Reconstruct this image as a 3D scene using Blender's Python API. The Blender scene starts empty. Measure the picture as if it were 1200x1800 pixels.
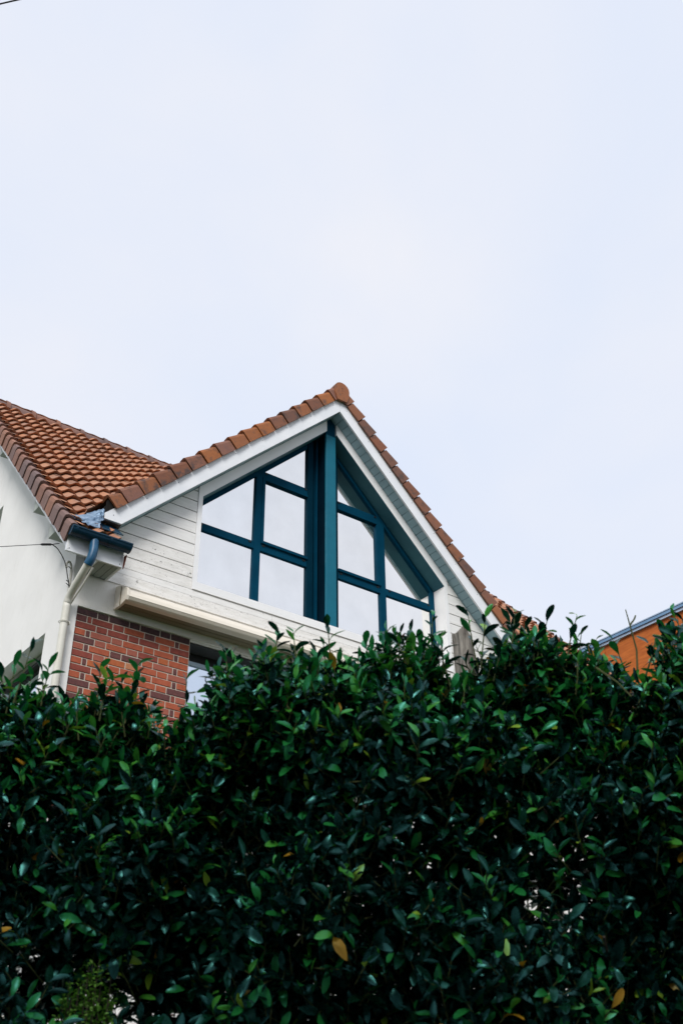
import bpy, bmesh, math, random
import numpy as np
from mathutils import Vector, Matrix
from mathutils.geometry import tessellate_polygon

random.seed(7)
rng = np.random.default_rng(7)
SC = bpy.context.scene
COL = SC.collection
RAD = math.radians

# ------------------------------------------------------------------ camera
CAM = Vector((-3.412, -8.6, 1.6))
YAW, PITCH, ROLL = RAD(37.161), RAD(32.347), RAD(-0.510)
fwd = Vector((math.sin(YAW) * math.cos(PITCH), math.cos(YAW) * math.cos(PITCH), math.sin(PITCH)))
rgt0 = Vector((math.cos(YAW), -math.sin(YAW), 0))
up0 = rgt0.cross(fwd)
rgt = rgt0 * math.cos(ROLL) + up0 * math.sin(ROLL)
upv = up0 * math.cos(ROLL) - rgt0 * math.sin(ROLL)
cam_d = bpy.data.cameras.new('camera')
cam = bpy.data.objects.new('camera', cam_d)
COL.objects.link(cam)
cam.matrix_world = Matrix(((rgt.x, upv.x, -fwd.x, CAM.x), (rgt.y, upv.y, -fwd.y, CAM.y),
                           (rgt.z, upv.z, -fwd.z, CAM.z), (0, 0, 0, 1)))
cam_d.sensor_fit = 'VERTICAL'
cam_d.sensor_height = 36.0
cam_d.sensor_width = 24.0
cam_d.lens = 37.62
cam_d.clip_end = 2000
cam_d.dof.use_dof = True
cam_d.dof.focus_distance = 11.0
cam_d.dof.aperture_fstop = 5.0
SC.camera = cam

# ------------------------------------------------------------------ world, sun, exposure
SUN_EL, SUN_AZ = RAD(40), RAD(224)          # azimuth clockwise from +Y: behind the camera, to its left
W = bpy.data.worlds.new('World')
SC.world = W
W.use_nodes = True
wn, wl = W.node_tree.nodes, W.node_tree.links
wn.clear()
wo = wn.new('ShaderNodeOutputWorld')
bg = wn.new('ShaderNodeBackground')
sky = wn.new('ShaderNodeTexSky')
sky.sky_type = 'NISHITA'
sky.sun_disc = False
sky.sun_elevation = SUN_EL
sky.sun_rotation = SUN_AZ
sky.dust_density = 4.0
tc = wn.new('ShaderNodeTexCoord')
nz = wn.new('ShaderNodeTexNoise')
nz.inputs['Scale'].default_value = 2.6
nz.inputs['Detail'].default_value = 6.0
nz.inputs['Roughness'].default_value = 0.5
nz.inputs['Distortion'].default_value = 0.4
cr = wn.new('ShaderNodeValToRGB')                    # even cloud sheet, slightly bluer where it is thin
cr.color_ramp.elements[0].position = 0.30
cr.color_ramp.elements[0].color = (4.20, 4.58, 5.38, 1)
cr.color_ramp.elements[1].position = 0.70
cr.color_ramp.elements[1].color = (4.86, 4.93, 5.28, 1)
mx = wn.new('ShaderNodeMix')
mx.data_type = 'RGBA'
mx.inputs[0].default_value = 0.94
wl.new(tc.outputs['Generated'], nz.inputs['Vector'])
wl.new(nz.outputs['Fac'], cr.inputs['Fac'])
wl.new(sky.outputs['Color'], mx.inputs[6])
wl.new(cr.outputs['Color'], mx.inputs[7])
wl.new(mx.outputs[2], bg.inputs['Color'])
bg.inputs['Strength'].default_value = 0.1
wl.new(bg.outputs['Background'], wo.inputs['Surface'])

sun_d = bpy.data.lights.new('sun', 'SUN')
sun = bpy.data.objects.new('sun', sun_d)
COL.objects.link(sun)
sun_d.energy = 1.5
sun_d.angle = RAD(24)
sun_d.color = (1.0, 0.97, 0.93)
sdir = Vector((math.sin(SUN_AZ) * math.cos(SUN_EL), math.cos(SUN_AZ) * math.cos(SUN_EL), math.sin(SUN_EL)))
sun.rotation_euler = sdir.to_track_quat('Z', 'Y').to_euler()
sun.location = (0, 0, 30)

SC.view_settings.view_transform = 'Standard'
SC.view_settings.look = 'None'
SC.view_settings.exposure = 0.9
SC.view_settings.gamma = 1.0
SC.view_settings.use_curve_mapping = False
SC.cycles.max_bounces = 8

# ------------------------------------------------------------------ materials
def mat(name, c1, c2=None, scale=6.0, rough=0.6, spec=0.5, metal=0.0, bump=0.0, bscale=60.0, stretch=(1, 1, 1),
        c3=None, piece=0.0, piece_cols=None, spots=None, trans=0.0, detail=4.0, coat=0.0, rvar=0.0):
    """Noise-varied principled material in world space; piece = per-piece colour variation."""
    m = bpy.data.materials.new(name)
    m.use_nodes = True
    n, l = m.node_tree.nodes, m.node_tree.links
    b = n['Principled BSDF']
    b.inputs['Roughness'].default_value = rough
    b.inputs['Specular IOR Level'].default_value = spec
    b.inputs['Metallic'].default_value = metal
    b.inputs['Coat Weight'].default_value = coat
    geo = n.new('ShaderNodeNewGeometry')
    mp = n.new('ShaderNodeMapping')
    mp.inputs['Scale'].default_value = stretch
    l.new(geo.outputs['Position'], mp.inputs['Vector'])
    col = None
    c2 = c2 or c1
    t = n.new('ShaderNodeTexNoise')
    t.inputs['Scale'].default_value = scale
    t.inputs['Detail'].default_value = detail
    t.inputs['Roughness'].default_value = 0.62
    l.new(mp.outputs['Vector'], t.inputs['Vector'])
    r = n.new('ShaderNodeValToRGB')
    r.color_ramp.elements[0].position = 0.33
    r.color_ramp.elements[1].position = 0.67
    r.color_ramp.elements[0].color = (*c1, 1)
    r.color_ramp.elements[1].color = (*c2, 1)
    l.new(t.outputs['Fac'], r.inputs['Fac'])
    col = r.outputs['Color']
    if rvar:
        mr = n.new('ShaderNodeMapRange')
        mr.inputs[3].default_value = rough - rvar
        mr.inputs[4].default_value = rough + rvar
        l.new(t.outputs['Fac'], mr.inputs[0])
        l.new(mr.outputs[0], b.inputs['Roughness'])
    if piece_cols:
        oi = n.new('ShaderNodeObjectInfo')
        ad = n.new('ShaderNodeMath'); ad.operation = 'ADD'
        l.new(oi.outputs['Random'], ad.inputs[0])
        l.new(geo.outputs['Random Per Island'], ad.inputs[1])
        fr = n.new('ShaderNodeMath'); fr.operation = 'FRACT'
        l.new(ad.outputs[0], fr.inputs[0])
        pr = n.new('ShaderNodeValToRGB')
        pr.color_ramp.interpolation = 'LINEAR'
        els = pr.color_ramp.elements
        k = len(piece_cols)
        els[0].position = 0.0; els[0].color = (*piece_cols[0], 1)
        els[1].position = 1.0; els[1].color = (*piece_cols[-1], 1)
        for i in range(1, k - 1):
            e = els.new(i / (k - 1)); e.color = (*piece_cols[i], 1)
        l.new(fr.outputs[0], pr.inputs['Fac'])
        mm = n.new('ShaderNodeMix'); mm.data_type = 'RGBA'; mm.inputs[0].default_value = piece
        l.new(col, mm.inputs[6]); l.new(pr.outputs['Color'], mm.inputs[7])
        col = mm.outputs[2]
    if spots:
        # (colour, scale, threshold, softness, stretch, amount): stains with a shape of their own
        for (sc_, ssc, th, so, sst, am) in spots:
            mp2 = n.new('ShaderNodeMapping'); mp2.inputs['Scale'].default_value = sst
            l.new(geo.outputs['Position'], mp2.inputs['Vector'])
            t2 = n.new('ShaderNodeTexNoise'); t2.inputs['Scale'].default_value = ssc
            t2.inputs['Detail'].default_value = 6; t2.inputs['Roughness'].default_value = 0.7
            l.new(mp2.outputs['Vector'], t2.inputs['Vector'])
            mr2 = n.new('ShaderNodeMapRange')
            mr2.inputs[1].default_value = th; mr2.inputs[2].default_value = th + so
            mr2.inputs[3].default_value = 0; mr2.inputs[4].default_value = am
            l.new(t2.outputs['Fac'], mr2.inputs[0])
            m3 = n.new('ShaderNodeMix'); m3.data_type = 'RGBA'
            l.new(mr2.outputs[0], m3.inputs[0]); l.new(col, m3.inputs[6]); m3.inputs[7].default_value = (*sc_, 1)
            col = m3.outputs[2]
    l.new(col, b.inputs['Base Color'])
    if bump:
        tb = n.new('ShaderNodeTexNoise'); tb.inputs['Scale'].default_value = bscale
        tb.inputs['Detail'].default_value = 5
        l.new(mp.outputs['Vector'], tb.inputs['Vector'])
        bp = n.new('ShaderNodeBump'); bp.inputs['Strength'].default_value = bump
        bp.inputs['Distance'].default_value = 0.01
        l.new(tb.outputs['Fac'], bp.inputs['Height'])
        l.new(bp.outputs['Normal'], b.inputs['Normal'])
    if trans:
        out = n['Material Output']
        tr = n.new('ShaderNodeBsdfTranslucent')
        l.new(col, tr.inputs['Color'])
        ms = n.new('ShaderNodeMixShader'); ms.inputs[0].default_value = trans
        l.new(b.outputs[0], ms.inputs[1]); l.new(tr.outputs[0], ms.inputs[2])
        l.new(ms.outputs[0], out.inputs['Surface'])
    return m

def glass(name, tint, amount):
    """mirror-like glazing over a dark room"""
    m = bpy.data.materials.new(name)
    m.use_nodes = True
    n, l = m.node_tree.nodes, m.node_tree.links
    b = n['Principled BSDF']
    b.inputs['Base Color'].default_value = (0.02, 0.025, 0.03, 1)
    b.inputs['Roughness'].default_value = 0.05
    g = n.new('ShaderNodeBsdfGlossy')
    g.inputs['Color'].default_value = (*tint, 1)
    g.inputs['Roughness'].default_value = 0.012
    geo = n.new('ShaderNodeNewGeometry')
    t = n.new('ShaderNodeTexNoise'); t.inputs['Scale'].default_value = 1.3; t.inputs['Detail'].default_value = 1
    l.new(geo.outputs['Position'], t.inputs['Vector'])
    bp = n.new('ShaderNodeBump'); bp.inputs['Strength'].default_value = 0.02; bp.inputs['Distance'].default_value = 0.02
    l.new(t.outputs['Fac'], bp.inputs['Height']); l.new(bp.outputs['Normal'], g.inputs['Normal'])
    ms = n.new('ShaderNodeMixShader'); ms.inputs[0].default_value = amount
    t2 = n.new('ShaderNodeTexNoise'); t2.inputs['Scale'].default_value = 2.4; t2.inputs['Detail'].default_value = 5
    l.new(geo.outputs['Position'], t2.inputs['Vector'])
    oi = n.new('ShaderNodeObjectInfo')
    mr = n.new('ShaderNodeMapRange'); mr.inputs[1].default_value = 0.3; mr.inputs[2].default_value = 0.7
    mr.inputs[3].default_value = amount - 0.07; mr.inputs[4].default_value = amount + 0.03
    l.new(t2.outputs['Fac'], mr.inputs[0])
    ml = n.new('ShaderNodeMath'); ml.operation = 'MULTIPLY_ADD'; ml.inputs[1].default_value = 0.05
    l.new(oi.outputs['Random'], ml.inputs[0])
    sb = n.new('ShaderNodeMath'); sb.operation = 'SUBTRACT'; sb.inputs[1].default_value = 0.03
    l.new(mr.outputs[0], sb.inputs[0]); l.new(sb.outputs[0], ml.inputs[2])
    l.new(ml.outputs[0], ms.inputs[0])
    l.new(b.outputs[0], ms.inputs[1]); l.new(g.outputs[0], ms.inputs[2])
    l.new(ms.outputs[0], n['Material Output'].inputs['Surface'])
    return m

M = {}
M['stucco'] = mat('white_stucco', (0.80, 0.79, 0.77), (0.86, 0.85, 0.83), 2.0, 0.85, 0.3, bump=0.18, bscale=140,
                  spots=[((0.60, 0.58, 0.52), 5, 0.56, 0.2, (2, 2, 0.5), 0.3), ((0.66, 0.65, 0.60), 90, 0.60, 0.1, (1, 1, 1), 0.4)])
M['render_band'] = mat('cream_render', (0.75, 0.73, 0.68), (0.84, 0.825, 0.79), 1.6, 0.85, 0.3, bump=0.25, bscale=120,
                       spots=[((0.50, 0.47, 0.40), 6, 0.58, 0.16, (3, 3, 0.5), 0.4)])
M['siding'] = mat('painted_siding', (0.74, 0.735, 0.72), (0.83, 0.825, 0.81), 5, 0.6, 0.4, bump=0.15, bscale=50,
                  stretch=(1, 1, 7), spots=[((0.12, 0.115, 0.10), 13, 0.665, 0.06, (1, 1, 2.0), 0.8),
                                            ((0.50, 0.49, 0.44), 7, 0.55, 0.2, (1, 1, 3), 0.35)])
M['siding_mould'] = mat('mould_stained_siding', (0.70, 0.69, 0.66), (0.82, 0.81, 0.79), 5, 0.6, 0.4, bump=0.15, bscale=50,
                  stretch=(1, 1, 7), spots=[((0.10, 0.095, 0.085), 11, 0.625, 0.05, (1, 1, 1.6), 0.8), ((0.13, 0.125, 0.11), 55, 0.60, 0.06, (1, 1, 1.3), 0.6),
                                            ((0.50, 0.48, 0.42), 6, 0.50, 0.2, (1, 1, 3), 0.4)])
M['trim'] = mat('white_trim_paint', (0.78, 0.79, 0.80), (0.84, 0.845, 0.85), 3, 0.5, 0.5)
M['barge'] = mat('barge_board_paint', (0.74, 0.77, 0.81), (0.82, 0.84, 0.87), 4, 0.5, 0.5,
                 spots=[((0.35, 0.36, 0.37), 70, 0.70, 0.05, (1, 1, 1), 0.5)])
M['soffit'] = mat('shade_tinted_soffit', (0.25, 0.385, 0.44), (0.31, 0.45, 0.51), 5, 0.6, 0.3)  # white boards; the shade under the rake is put into this blue
M['reveal'] = mat('shade_tinted_reveal', (0.03, 0.12, 0.16), (0.042, 0.15, 0.19), 4, 0.6, 0.3)  # white lining; its shade is painted in as dark teal
M['eave_soffit'] = mat('grey_green_soffit', (0.30, 0.33, 0.31), (0.38, 0.41, 0.38), 5, 0.7, 0.3)
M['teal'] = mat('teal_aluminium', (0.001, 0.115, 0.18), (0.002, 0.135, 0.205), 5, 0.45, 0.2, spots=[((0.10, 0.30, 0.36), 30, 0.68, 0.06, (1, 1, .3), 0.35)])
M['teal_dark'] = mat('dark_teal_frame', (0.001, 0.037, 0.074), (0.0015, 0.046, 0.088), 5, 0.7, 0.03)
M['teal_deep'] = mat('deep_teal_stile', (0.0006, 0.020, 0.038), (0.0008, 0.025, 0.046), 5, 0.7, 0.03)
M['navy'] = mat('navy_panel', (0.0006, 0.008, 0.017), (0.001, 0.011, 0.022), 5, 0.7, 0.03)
M['glass'] = glass('mirror_glazing', (0.96, 0.95, 0.925), 0.93)
M['glass2'] = glass('mirror_window', (0.80, 0.88, 0.97), 0.88)
TILE = [(0.35, 0.165, 0.092), (0.40, 0.175, 0.09), (0.43, 0.175, 0.078), (0.34, 0.19, 0.13), (0.26, 0.15, 0.115), (0.44, 0.22, 0.125), (0.34, 0.15, 0.085), (0.20, 0.11, 0.08)]
M['tile'] = mat('clay_roof_tile', (0.31, 0.15, 0.085), (0.46, 0.24, 0.145), 9, 0.75, 0.3, piece=0.65, piece_cols=TILE, bump=0.3, bscale=90,
                spots=[((0.09, 0.07, 0.06), 14, 0.58, 0.12, (1, 1, 1), 0.65), ((0.30, 0.29, 0.22), 22, 0.66, 0.05, (1, 1, 1), 0.5), ((0.11, 0.08, 0.065), 1.6, 0.52, 0.2, (1.6, 0.7, 0.7), 0.45)])
VT = [(0.22, 0.07, 0.03), (0.09, 0.045, 0.035), (0.34, 0.11, 0.028), (0.14, 0.07, 0.055), (0.075, 0.045, 0.04), (0.42, 0.13, 0.02), (0.17, 0.07, 0.04), (0.24, 0.12, 0.10)]
M['verge'] = mat('clay_verge_tile', (0.12, 0.05, 0.035), (0.40, 0.135, 0.035), 7, 0.55, 0.4, piece=0.6, piece_cols=VT, bump=0.25, bscale=70, detail=6,
                 spots=[((0.045, 0.035, 0.035), 7, 0.50, 0.14, (1, 1, 1), 0.85), ((0.5, 0.4, 0.3), 60, 0.72, 0.04, (1, 1, 1), 0.4)])
VM = [(0.22, 0.125, 0.10), (0.13, 0.10, 0.105), (0.30, 0.14, 0.085), (0.13, 0.105, 0.11), (0.25, 0.115, 0.075), (0.18, 0.13, 0.125)]
M['verge_main'] = mat('weathered_verge_tile', (0.15, 0.085, 0.07), (0.27, 0.15, 0.115), 9, 0.75, 0.3, piece=0.75, piece_cols=VM, bump=0.3, bscale=70,
                      spots=[((0.09, 0.075, 0.07), 9, 0.60, 0.12, (1, 1, 1), 0.5)])
M['deck'] = mat('dark_roof_underlay', (0.012, 0.012, 0.013), (0.02, 0.018, 0.016), 5, 0.9, 0.1)
M['mortar'] = mat('pale_mortar', (0.52, 0.46, 0.385), (0.64, 0.575, 0.49), 8, 0.95, 0.2, bump=0.3, bscale=150)
BR = {'red': ((0.33, 0.078, 0.04), (0.43, 0.115, 0.06)), 'orange': ((0.38, 0.10, 0.04), (0.45, 0.13, 0.05)),
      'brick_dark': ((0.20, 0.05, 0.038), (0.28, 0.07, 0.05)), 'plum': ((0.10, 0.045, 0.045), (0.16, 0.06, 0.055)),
      'rose': ((0.31, 0.095, 0.065), (0.36, 0.115, 0.08)), 'buff': ((0.42, 0.17, 0.08), (0.48, 0.21, 0.11)), 'near_black': ((0.05, 0.03, 0.035), (0.09, 0.045, 0.045))}
for k, (a, b) in BR.items():
    M['b_' + k] = mat('brick_' + k, a, b, 22, 0.85, 0.25, bump=0.4, bscale=120, spots=[((0.08, 0.04, 0.035), 30, 0.64, 0.08, (1, 1, 1), 0.5)])
M['awning'] = mat('cream_awning', (0.72, 0.66, 0.56), (0.78, 0.73, 0.64), 3, 0.45, 0.5)
M['awning_under'] = mat('khaki_awning_underside', (0.17, 0.145, 0.085), (0.22, 0.19, 0.12), 3, 0.5, 0.4)
M['gutter'] = mat('blue_gutter', (0.002, 0.026, 0.055), (0.004, 0.04, 0.08), 8, 0.35, 0.35)
M['elbow'] = mat('blue_pipe_elbow', (0.01, 0.075, 0.16), (0.018, 0.105, 0.21), 8, 0.4, 0.4)
M['pipe'] = mat('cream_pipe', (0.60, 0.59, 0.52), (0.68, 0.67, 0.61), 8, 0.5, 0.4)
M['lead'] = mat('crumpled_flashing', (0.09, 0.17, 0.27), (0.26, 0.36, 0.48), 16, 0.4, 0.5, metal=0.3, bump=0.6, bscale=25)
M['brown'] = mat('brown_boarding', (0.07, 0.05, 0.045), (0.12, 0.09, 0.08), 10, 0.8, 0.2)
M['rust'] = mat('rusty_bracket', (0.12, 0.03, 0.02), (0.18, 0.05, 0.03), 20, 0.8, 0.2)
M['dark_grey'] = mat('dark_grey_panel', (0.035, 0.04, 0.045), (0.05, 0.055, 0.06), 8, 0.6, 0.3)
M['black'] = mat('black_rubber', (0.008, 0.008, 0.009), (0.014, 0.014, 0.015), 8, 0.6, 0.3)
M['pale_frame'] = mat('pale_blue_frame', (0.42, 0.55, 0.70), (0.5, 0.62, 0.76), 8, 0.5, 0.4)
M['olive_frame'] = mat('grey_green_frame', (0.22, 0.23, 0.20), (0.3, 0.31, 0.28), 8, 0.6, 0.3)
M['wood'] = mat('orange_timber_panel', (0.34, 0.082, 0.010), (0.52, 0.15, 0.022), 5, 0.55, 0.35, stretch=(1, 0.6, 5), detail=7,
                spots=[((0.30, 0.06, 0.008), 9, 0.56, 0.14, (1, 0.5, 6), 0.55)])
M['metal_edge'] = mat('blue_grey_roof_edge', (0.13, 0.26, 0.42), (0.17, 0.31, 0.48), 4, 0.4, 0.5, metal=0.2)
M['metal_pale'] = mat('pale_roof_flashing', (0.35, 0.48, 0.62), (0.42, 0.54, 0.68), 4, 0.35, 0.5, metal=0.2)
M['old_wood'] = mat('weathered_grey_wood', (0.10, 0.085, 0.075), (0.58, 0.53, 0.47), 95, 0.9, 0.15, stretch=(1, 1, 0.12), bump=0.7, bscale=60, detail=7)
M['asphalt'] = mat('asphalt', (0.04, 0.04, 0.042), (0.065, 0.065, 0.066), 30, 0.9, 0.3, bump=0.3, bscale=200)
M['paving'] = mat('concrete_paving', (0.22, 0.215, 0.2), (0.3, 0.29, 0.27), 10, 0.9, 0.2, bump=0.2, bscale=120)
M['grass'] = mat('lawn_green', (0.03, 0.06, 0.015), (0.06, 0.10, 0.025), 12, 0.9, 0.1, bump=0.5, bscale=80)
M['bark'] = mat('hedge_bark', (0.05, 0.04, 0.03), (0.10, 0.08, 0.06), 30, 0.9, 0.2, bump=0.5, bscale=80)
M['twig'] = mat('green_twig', (0.07, 0.10, 0.03), (0.14, 0.15, 0.06), 30, 0.7, 0.3)
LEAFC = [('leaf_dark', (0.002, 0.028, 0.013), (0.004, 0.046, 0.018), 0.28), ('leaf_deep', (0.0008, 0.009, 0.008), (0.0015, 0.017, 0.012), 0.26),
         ('leaf_mid', (0.014, 0.19, 0.040), (0.026, 0.25, 0.048), 0.30), ('leaf_young_lit', (0.055, 0.33, 0.035), (0.10, 0.40, 0.04), 0.34),
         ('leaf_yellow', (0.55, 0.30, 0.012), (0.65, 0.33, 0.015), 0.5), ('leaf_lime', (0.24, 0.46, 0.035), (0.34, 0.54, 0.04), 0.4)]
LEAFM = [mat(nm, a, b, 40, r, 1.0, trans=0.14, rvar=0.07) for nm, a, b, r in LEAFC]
for m_ in LEAFM:
    m_.node_tree.nodes['Principled BSDF'].inputs['Specular Tint'].default_value = (0.22, 0.85, 0.78, 1)
M['box_leaf'] = mat('small_shrub_leaf', (0.10, 0.32, 0.03), (0.22, 0.46, 0.06), 40, 0.5, 0.4, trans=0.15)

# ------------------------------------------------------------------ helpers
class MB:
    """collects faces; build() links them as ONE mesh object"""
    def __init__(s): s.v, s.f = [], []
    def add(s, vs, fs):
        o = len(s.v); s.v += [tuple(v) for v in vs]; s.f += [tuple(i + o for i in f) for f in fs]; return s
    def box(s, x0, x1, y0, y1, z0, z1):
        vs = [(x, y, z) for x in (x0, x1) for y in (y0, y1) for z in (z0, z1)]
        return s.add(vs, [(0, 1, 3, 2), (4, 6, 7, 5), (0, 4, 5, 1), (2, 3, 7, 6), (0, 2, 6, 4), (1, 5, 7, 3)])
    def cbox(s, x0, x1, y0, y1, z0, z1, c):
        """box whose y0 face is chamfered by c"""
        f = [(x0 + c, y0, z0 + c), (x1 - c, y0, z0 + c), (x1 - c, y0, z1 - c), (x0 + c, y0, z1 - c)]
        m = [(x0, y0 + c, z0), (x1, y0 + c, z0), (x1, y0 + c, z1), (x0, y0 + c, z1)]
        b = [(x0, y1, z0), (x1, y1, z0), (x1, y1, z1), (x0, y1, z1)]
        fs = [(0, 1, 2, 3), (11, 10, 9, 8)]
        for i in range(4):
            j = (i + 1) % 4
            fs += [(i, i + 4, j + 4, j), (i + 4, i + 8, j + 8, j + 4)]
        return s.add(f + m + b, fs)
    def prism(s, poly, axis, a, b):
        def P(p, t):
            return {'x': (t, p[0], p[1]), 'y': (p[0], t, p[1]), 'z': (p[0], p[1], t)}[axis]
        n = len(poly)
        vs = [P(p, a) for p in poly] + [P(p, b) for p in poly]
        fs = [tuple(range(n)), tuple(range(2 * n - 1, n - 1, -1))]
        fs += [(i, (i + 1) % n, n + (i + 1) % n, n + i) for i in range(n)]
        return s.add(vs, fs)
    def slab(s, pts, off):
        """polygon of 3D points extruded by vector off"""
        n = len(pts); off = Vector(off)
        vs = [Vector(p) for p in pts] + [Vector(p) + off for p in pts]
        fs = [tuple(range(n)), tuple(range(2 * n - 1, n - 1, -1))]
        fs += [(i, (i + 1) % n, n + (i + 1) % n, n + i) for i in range(n)]
        return s.add(vs, fs)
    def tube(s, path, r, seg=8, caps=True):
        path = [Vector(p) for p in path]
        rs = r if isinstance(r, (list, tuple)) else [r] * len(path)
        rings = []
        prev = None
        for i, p in enumerate(path):
            t = (path[min(i + 1, len(path) - 1)] - path[max(i - 1, 0)]).normalized()
            a = prev - t * prev.dot(t) if prev is not None else t.orthogonal()
            a.normalize(); prev = a
            b = t.cross(a)
            rings.append([p + (a * math.cos(2 * math.pi * k / seg) + b * math.sin(2 * math.pi * k / seg)) * rs[i] for k in range(seg)])
        vs = [v for ring in rings for v in ring]
        fs = []
        for i in range(len(path) - 1):
            for k in range(seg):
                fs.append((i * seg + k, i * seg + (k + 1) % seg, (i + 1) * seg + (k + 1) % seg, (i + 1) * seg + k))
        if caps:
            fs += [tuple(range(seg - 1, -1, -1)), tuple(range((len(path) - 1) * seg, len(path) * seg))]
        return s.add(vs, fs)
    def mesh(s, name, m, smooth=False, recalc=True):
        me = bpy.data.meshes.new(name)
        me.from_pydata(s.v, [], s.f)
        if recalc:
            bm = bmesh.new(); bm.from_mesh(me); bmesh.ops.recalc_face_normals(bm, faces=bm.faces); bm.to_mesh(me); bm.free()
        me.materials.append(m)
        if smooth:
            me.polygons.foreach_set('use_smooth', [True] * len(me.polygons))
        return me
    def build(s, name, m, parent=None, smooth=False, recalc=True, **kw):
        return link(name, s.mesh(name, m, smooth, recalc), parent, **kw)

ROOTLOC = {}
def link(name, me, parent=None, loc=None, rot=None, **kw):
    o = bpy.data.objects.new(name, me)
    COL.objects.link(o)
    if loc is not None: o.location = loc
    if rot is not None: o.rotation_euler = rot
    if parent is not None:
        o.parent = parent
        if parent.name in ROOTLOC:
            o.matrix_parent_inverse = Matrix.Translation(-ROOTLOC[parent.name])
    for k, v in kw.items(): o[k] = v
    return o
def thing(name, loc, label, cat, **kw):
    o = bpy.data.objects.new(name, None)
    COL.objects.link(o)
    o.location = loc
    o.empty_display_size = 0.3
    ROOTLOC[o.name] = Vector(loc)
    o['label'] = label; o['category'] = cat
    for k, v in kw.items(): o[k] = v
    return o
def clip(poly, a, b, c):
    """keep the part of a convex 2-D polygon with a*x + b*z <= c"""
    out = []
    for i in range(len(poly)):
        p, q = poly[i], poly[(i + 1) % len(poly)]
        dp, dq = a * p[0] + b * p[1] - c, a * q[0] + b * q[1] - c
        if dp <= 0: out.append(p)
        if dp * dq < 0:
            t = dp / (dp - dq); out.append((p[0] + (q[0] - p[0]) * t, p[1] + (q[1] - p[1]) * t))
    return out
def sheet(name, outer, holes, fn, m, parent, depth, **kw):
    """wall face with real openings: polygon with holes, mapped to 3-D by fn, plus reveal faces of the given depth vector"""
    rings = [outer] + holes
    tri = tessellate_polygon([[Vector((p[0], p[1], 0)) for p in r] for r in rings])
    flat = [p for r in rings for p in r]
    mb = MB()
    mb.add([fn(*p) for p in flat], [tuple(t) for t in tri])
    for h in holes:
        pts = [Vector(fn(*p)) for p in h]
        n = len(pts); d = Vector(depth)
        mb.add(pts + [p + d for p in pts], [(i, (i + 1) % n, n + (i + 1) % n, n + i) for i in range(n)])
    return mb.build(name, m, parent, recalc=False, **kw)

XC = 2.945          # centre line of the front gable
SL = 0.972          # its slope
def zr(x, top): return top - SL * abs(x - XC)
Z_TILE, Z_FL, Z_SOF, Z_OPEN = 10.14, 9.955, 9.745, 9.586
def mir(x): return 2 * XC - x

# ------------------------------------------------------------------ ground
def ground_sheet(name, pts, z, m, th=0.0):
    mb = MB()
    if th: mb.prism(pts, 'z', z - th, z)
    else: mb.add([(x, y, z) for x, y in pts], [tuple(range(len(pts)))])
    return mb.build(name, m, None, kind='structure')
ground_sheet('ground', [(-400, -400), (400, -400), (400, 400), (-400, 400)], -0.15, M['grass'])
f2 = Vector((math.sin(YAW), math.cos(YAW))); r2 = Vector((math.cos(YAW), -math.sin(YAW)))
C2 = Vector((CAM.x, CAM.y))
def hp(u, v):      # hedge frame: u along the street, v away from it (0 = front of the hedge)
    p = C2 + f2 * (3.6 + v) + r2 * u
    return (p.x, p.y)
ground_sheet('road', [hp(-60, -6.4), hp(60, -6.4), hp(60, -1.9), hp(-60, -1.9)], -0.12, M['asphalt'])
ground_sheet('kerb', [hp(-60, -1.9), hp(60, -1.9), hp(60, -1.75), hp(-60, -1.75)], 0.004, M['paving'], 0.15)
ground_sheet('pavement', [hp(-60, -1.746), hp(60, -1.746), hp(60, -0.25), hp(-60, -0.25)], 0.0, M['paving'], 0.14)
ground_sheet('lawn', [hp(-60, -0.246), hp(60, -0.246), hp(60, 30), hp(-60, 30)], -0.01, M['grass'])

# ------------------------------------------------------------------ house
house = thing('house', (4.4, 3.8, 0), 'white house with red tiled roofs and a glazed front gable', 'house')
WX0, WX1, WY1 = -0.08, 8.84, 7.6
# front wall (stucco) with the opening of the first floor window and of the gable glazing
win1 = [(1.215, 5.05), (4.68, 5.05), (4.68, 6.215), (1.215, 6.215)]
sheet('front_wall', [(WX0, -0.1), (WX1, -0.1), (WX1, 6.9), (5.9, 6.9), (4.72, 6.76), (1.17, 6.76), (0.0, 6.9), (WX0, 6.9)], [win1],
      lambda x, z: (x, 0.012, z), M['stucco'], house, (0, 0.25, 0))
# gable end facing left, with two window openings
gw1 = [(0.504, 4.75), (2.15, 4.75), (2.15, 6.13), (0.504, 6.13)]
gw2 = [(2.583, 7.55), (3.95, 7.55), (3.95, 8.66), (2.583, 8.66)]
sheet('end_wall', [(0.012, -0.1), (WY1, -0.1), (WY1, 6.98), (3.8, 10.74), (0.012, 6.96)], [gw1, gw2],
      lambda y, z: (WX0, y, z), M['stucco'], house, (0.215, 0, 0))
sheet('far_end_wall', [(0.012, -0.1), (WY1, -0.1), (WY1, 6.98), (3.8, 10.74), (0.012, 6.96)], [],
      lambda y, z: (WX1, y, z), M['stucco'], house, (-0.2, 0, 0))
MB().box(WX0, WX1, WY1 - 0.2, WY1, -0.1, 6.98).build('rear_wall', M['stucco'], house)
MB().box(WX0 - 0.006, -0.002, -0.016, 0.05, -0.1, 6.86).build('corner_pilaster', M['stucco'], house)
MB().box(-0.002, 5.9, -0.0158, 0.011, 6.233, 6.571).build('render_band', M['render_band'], house)

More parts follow.
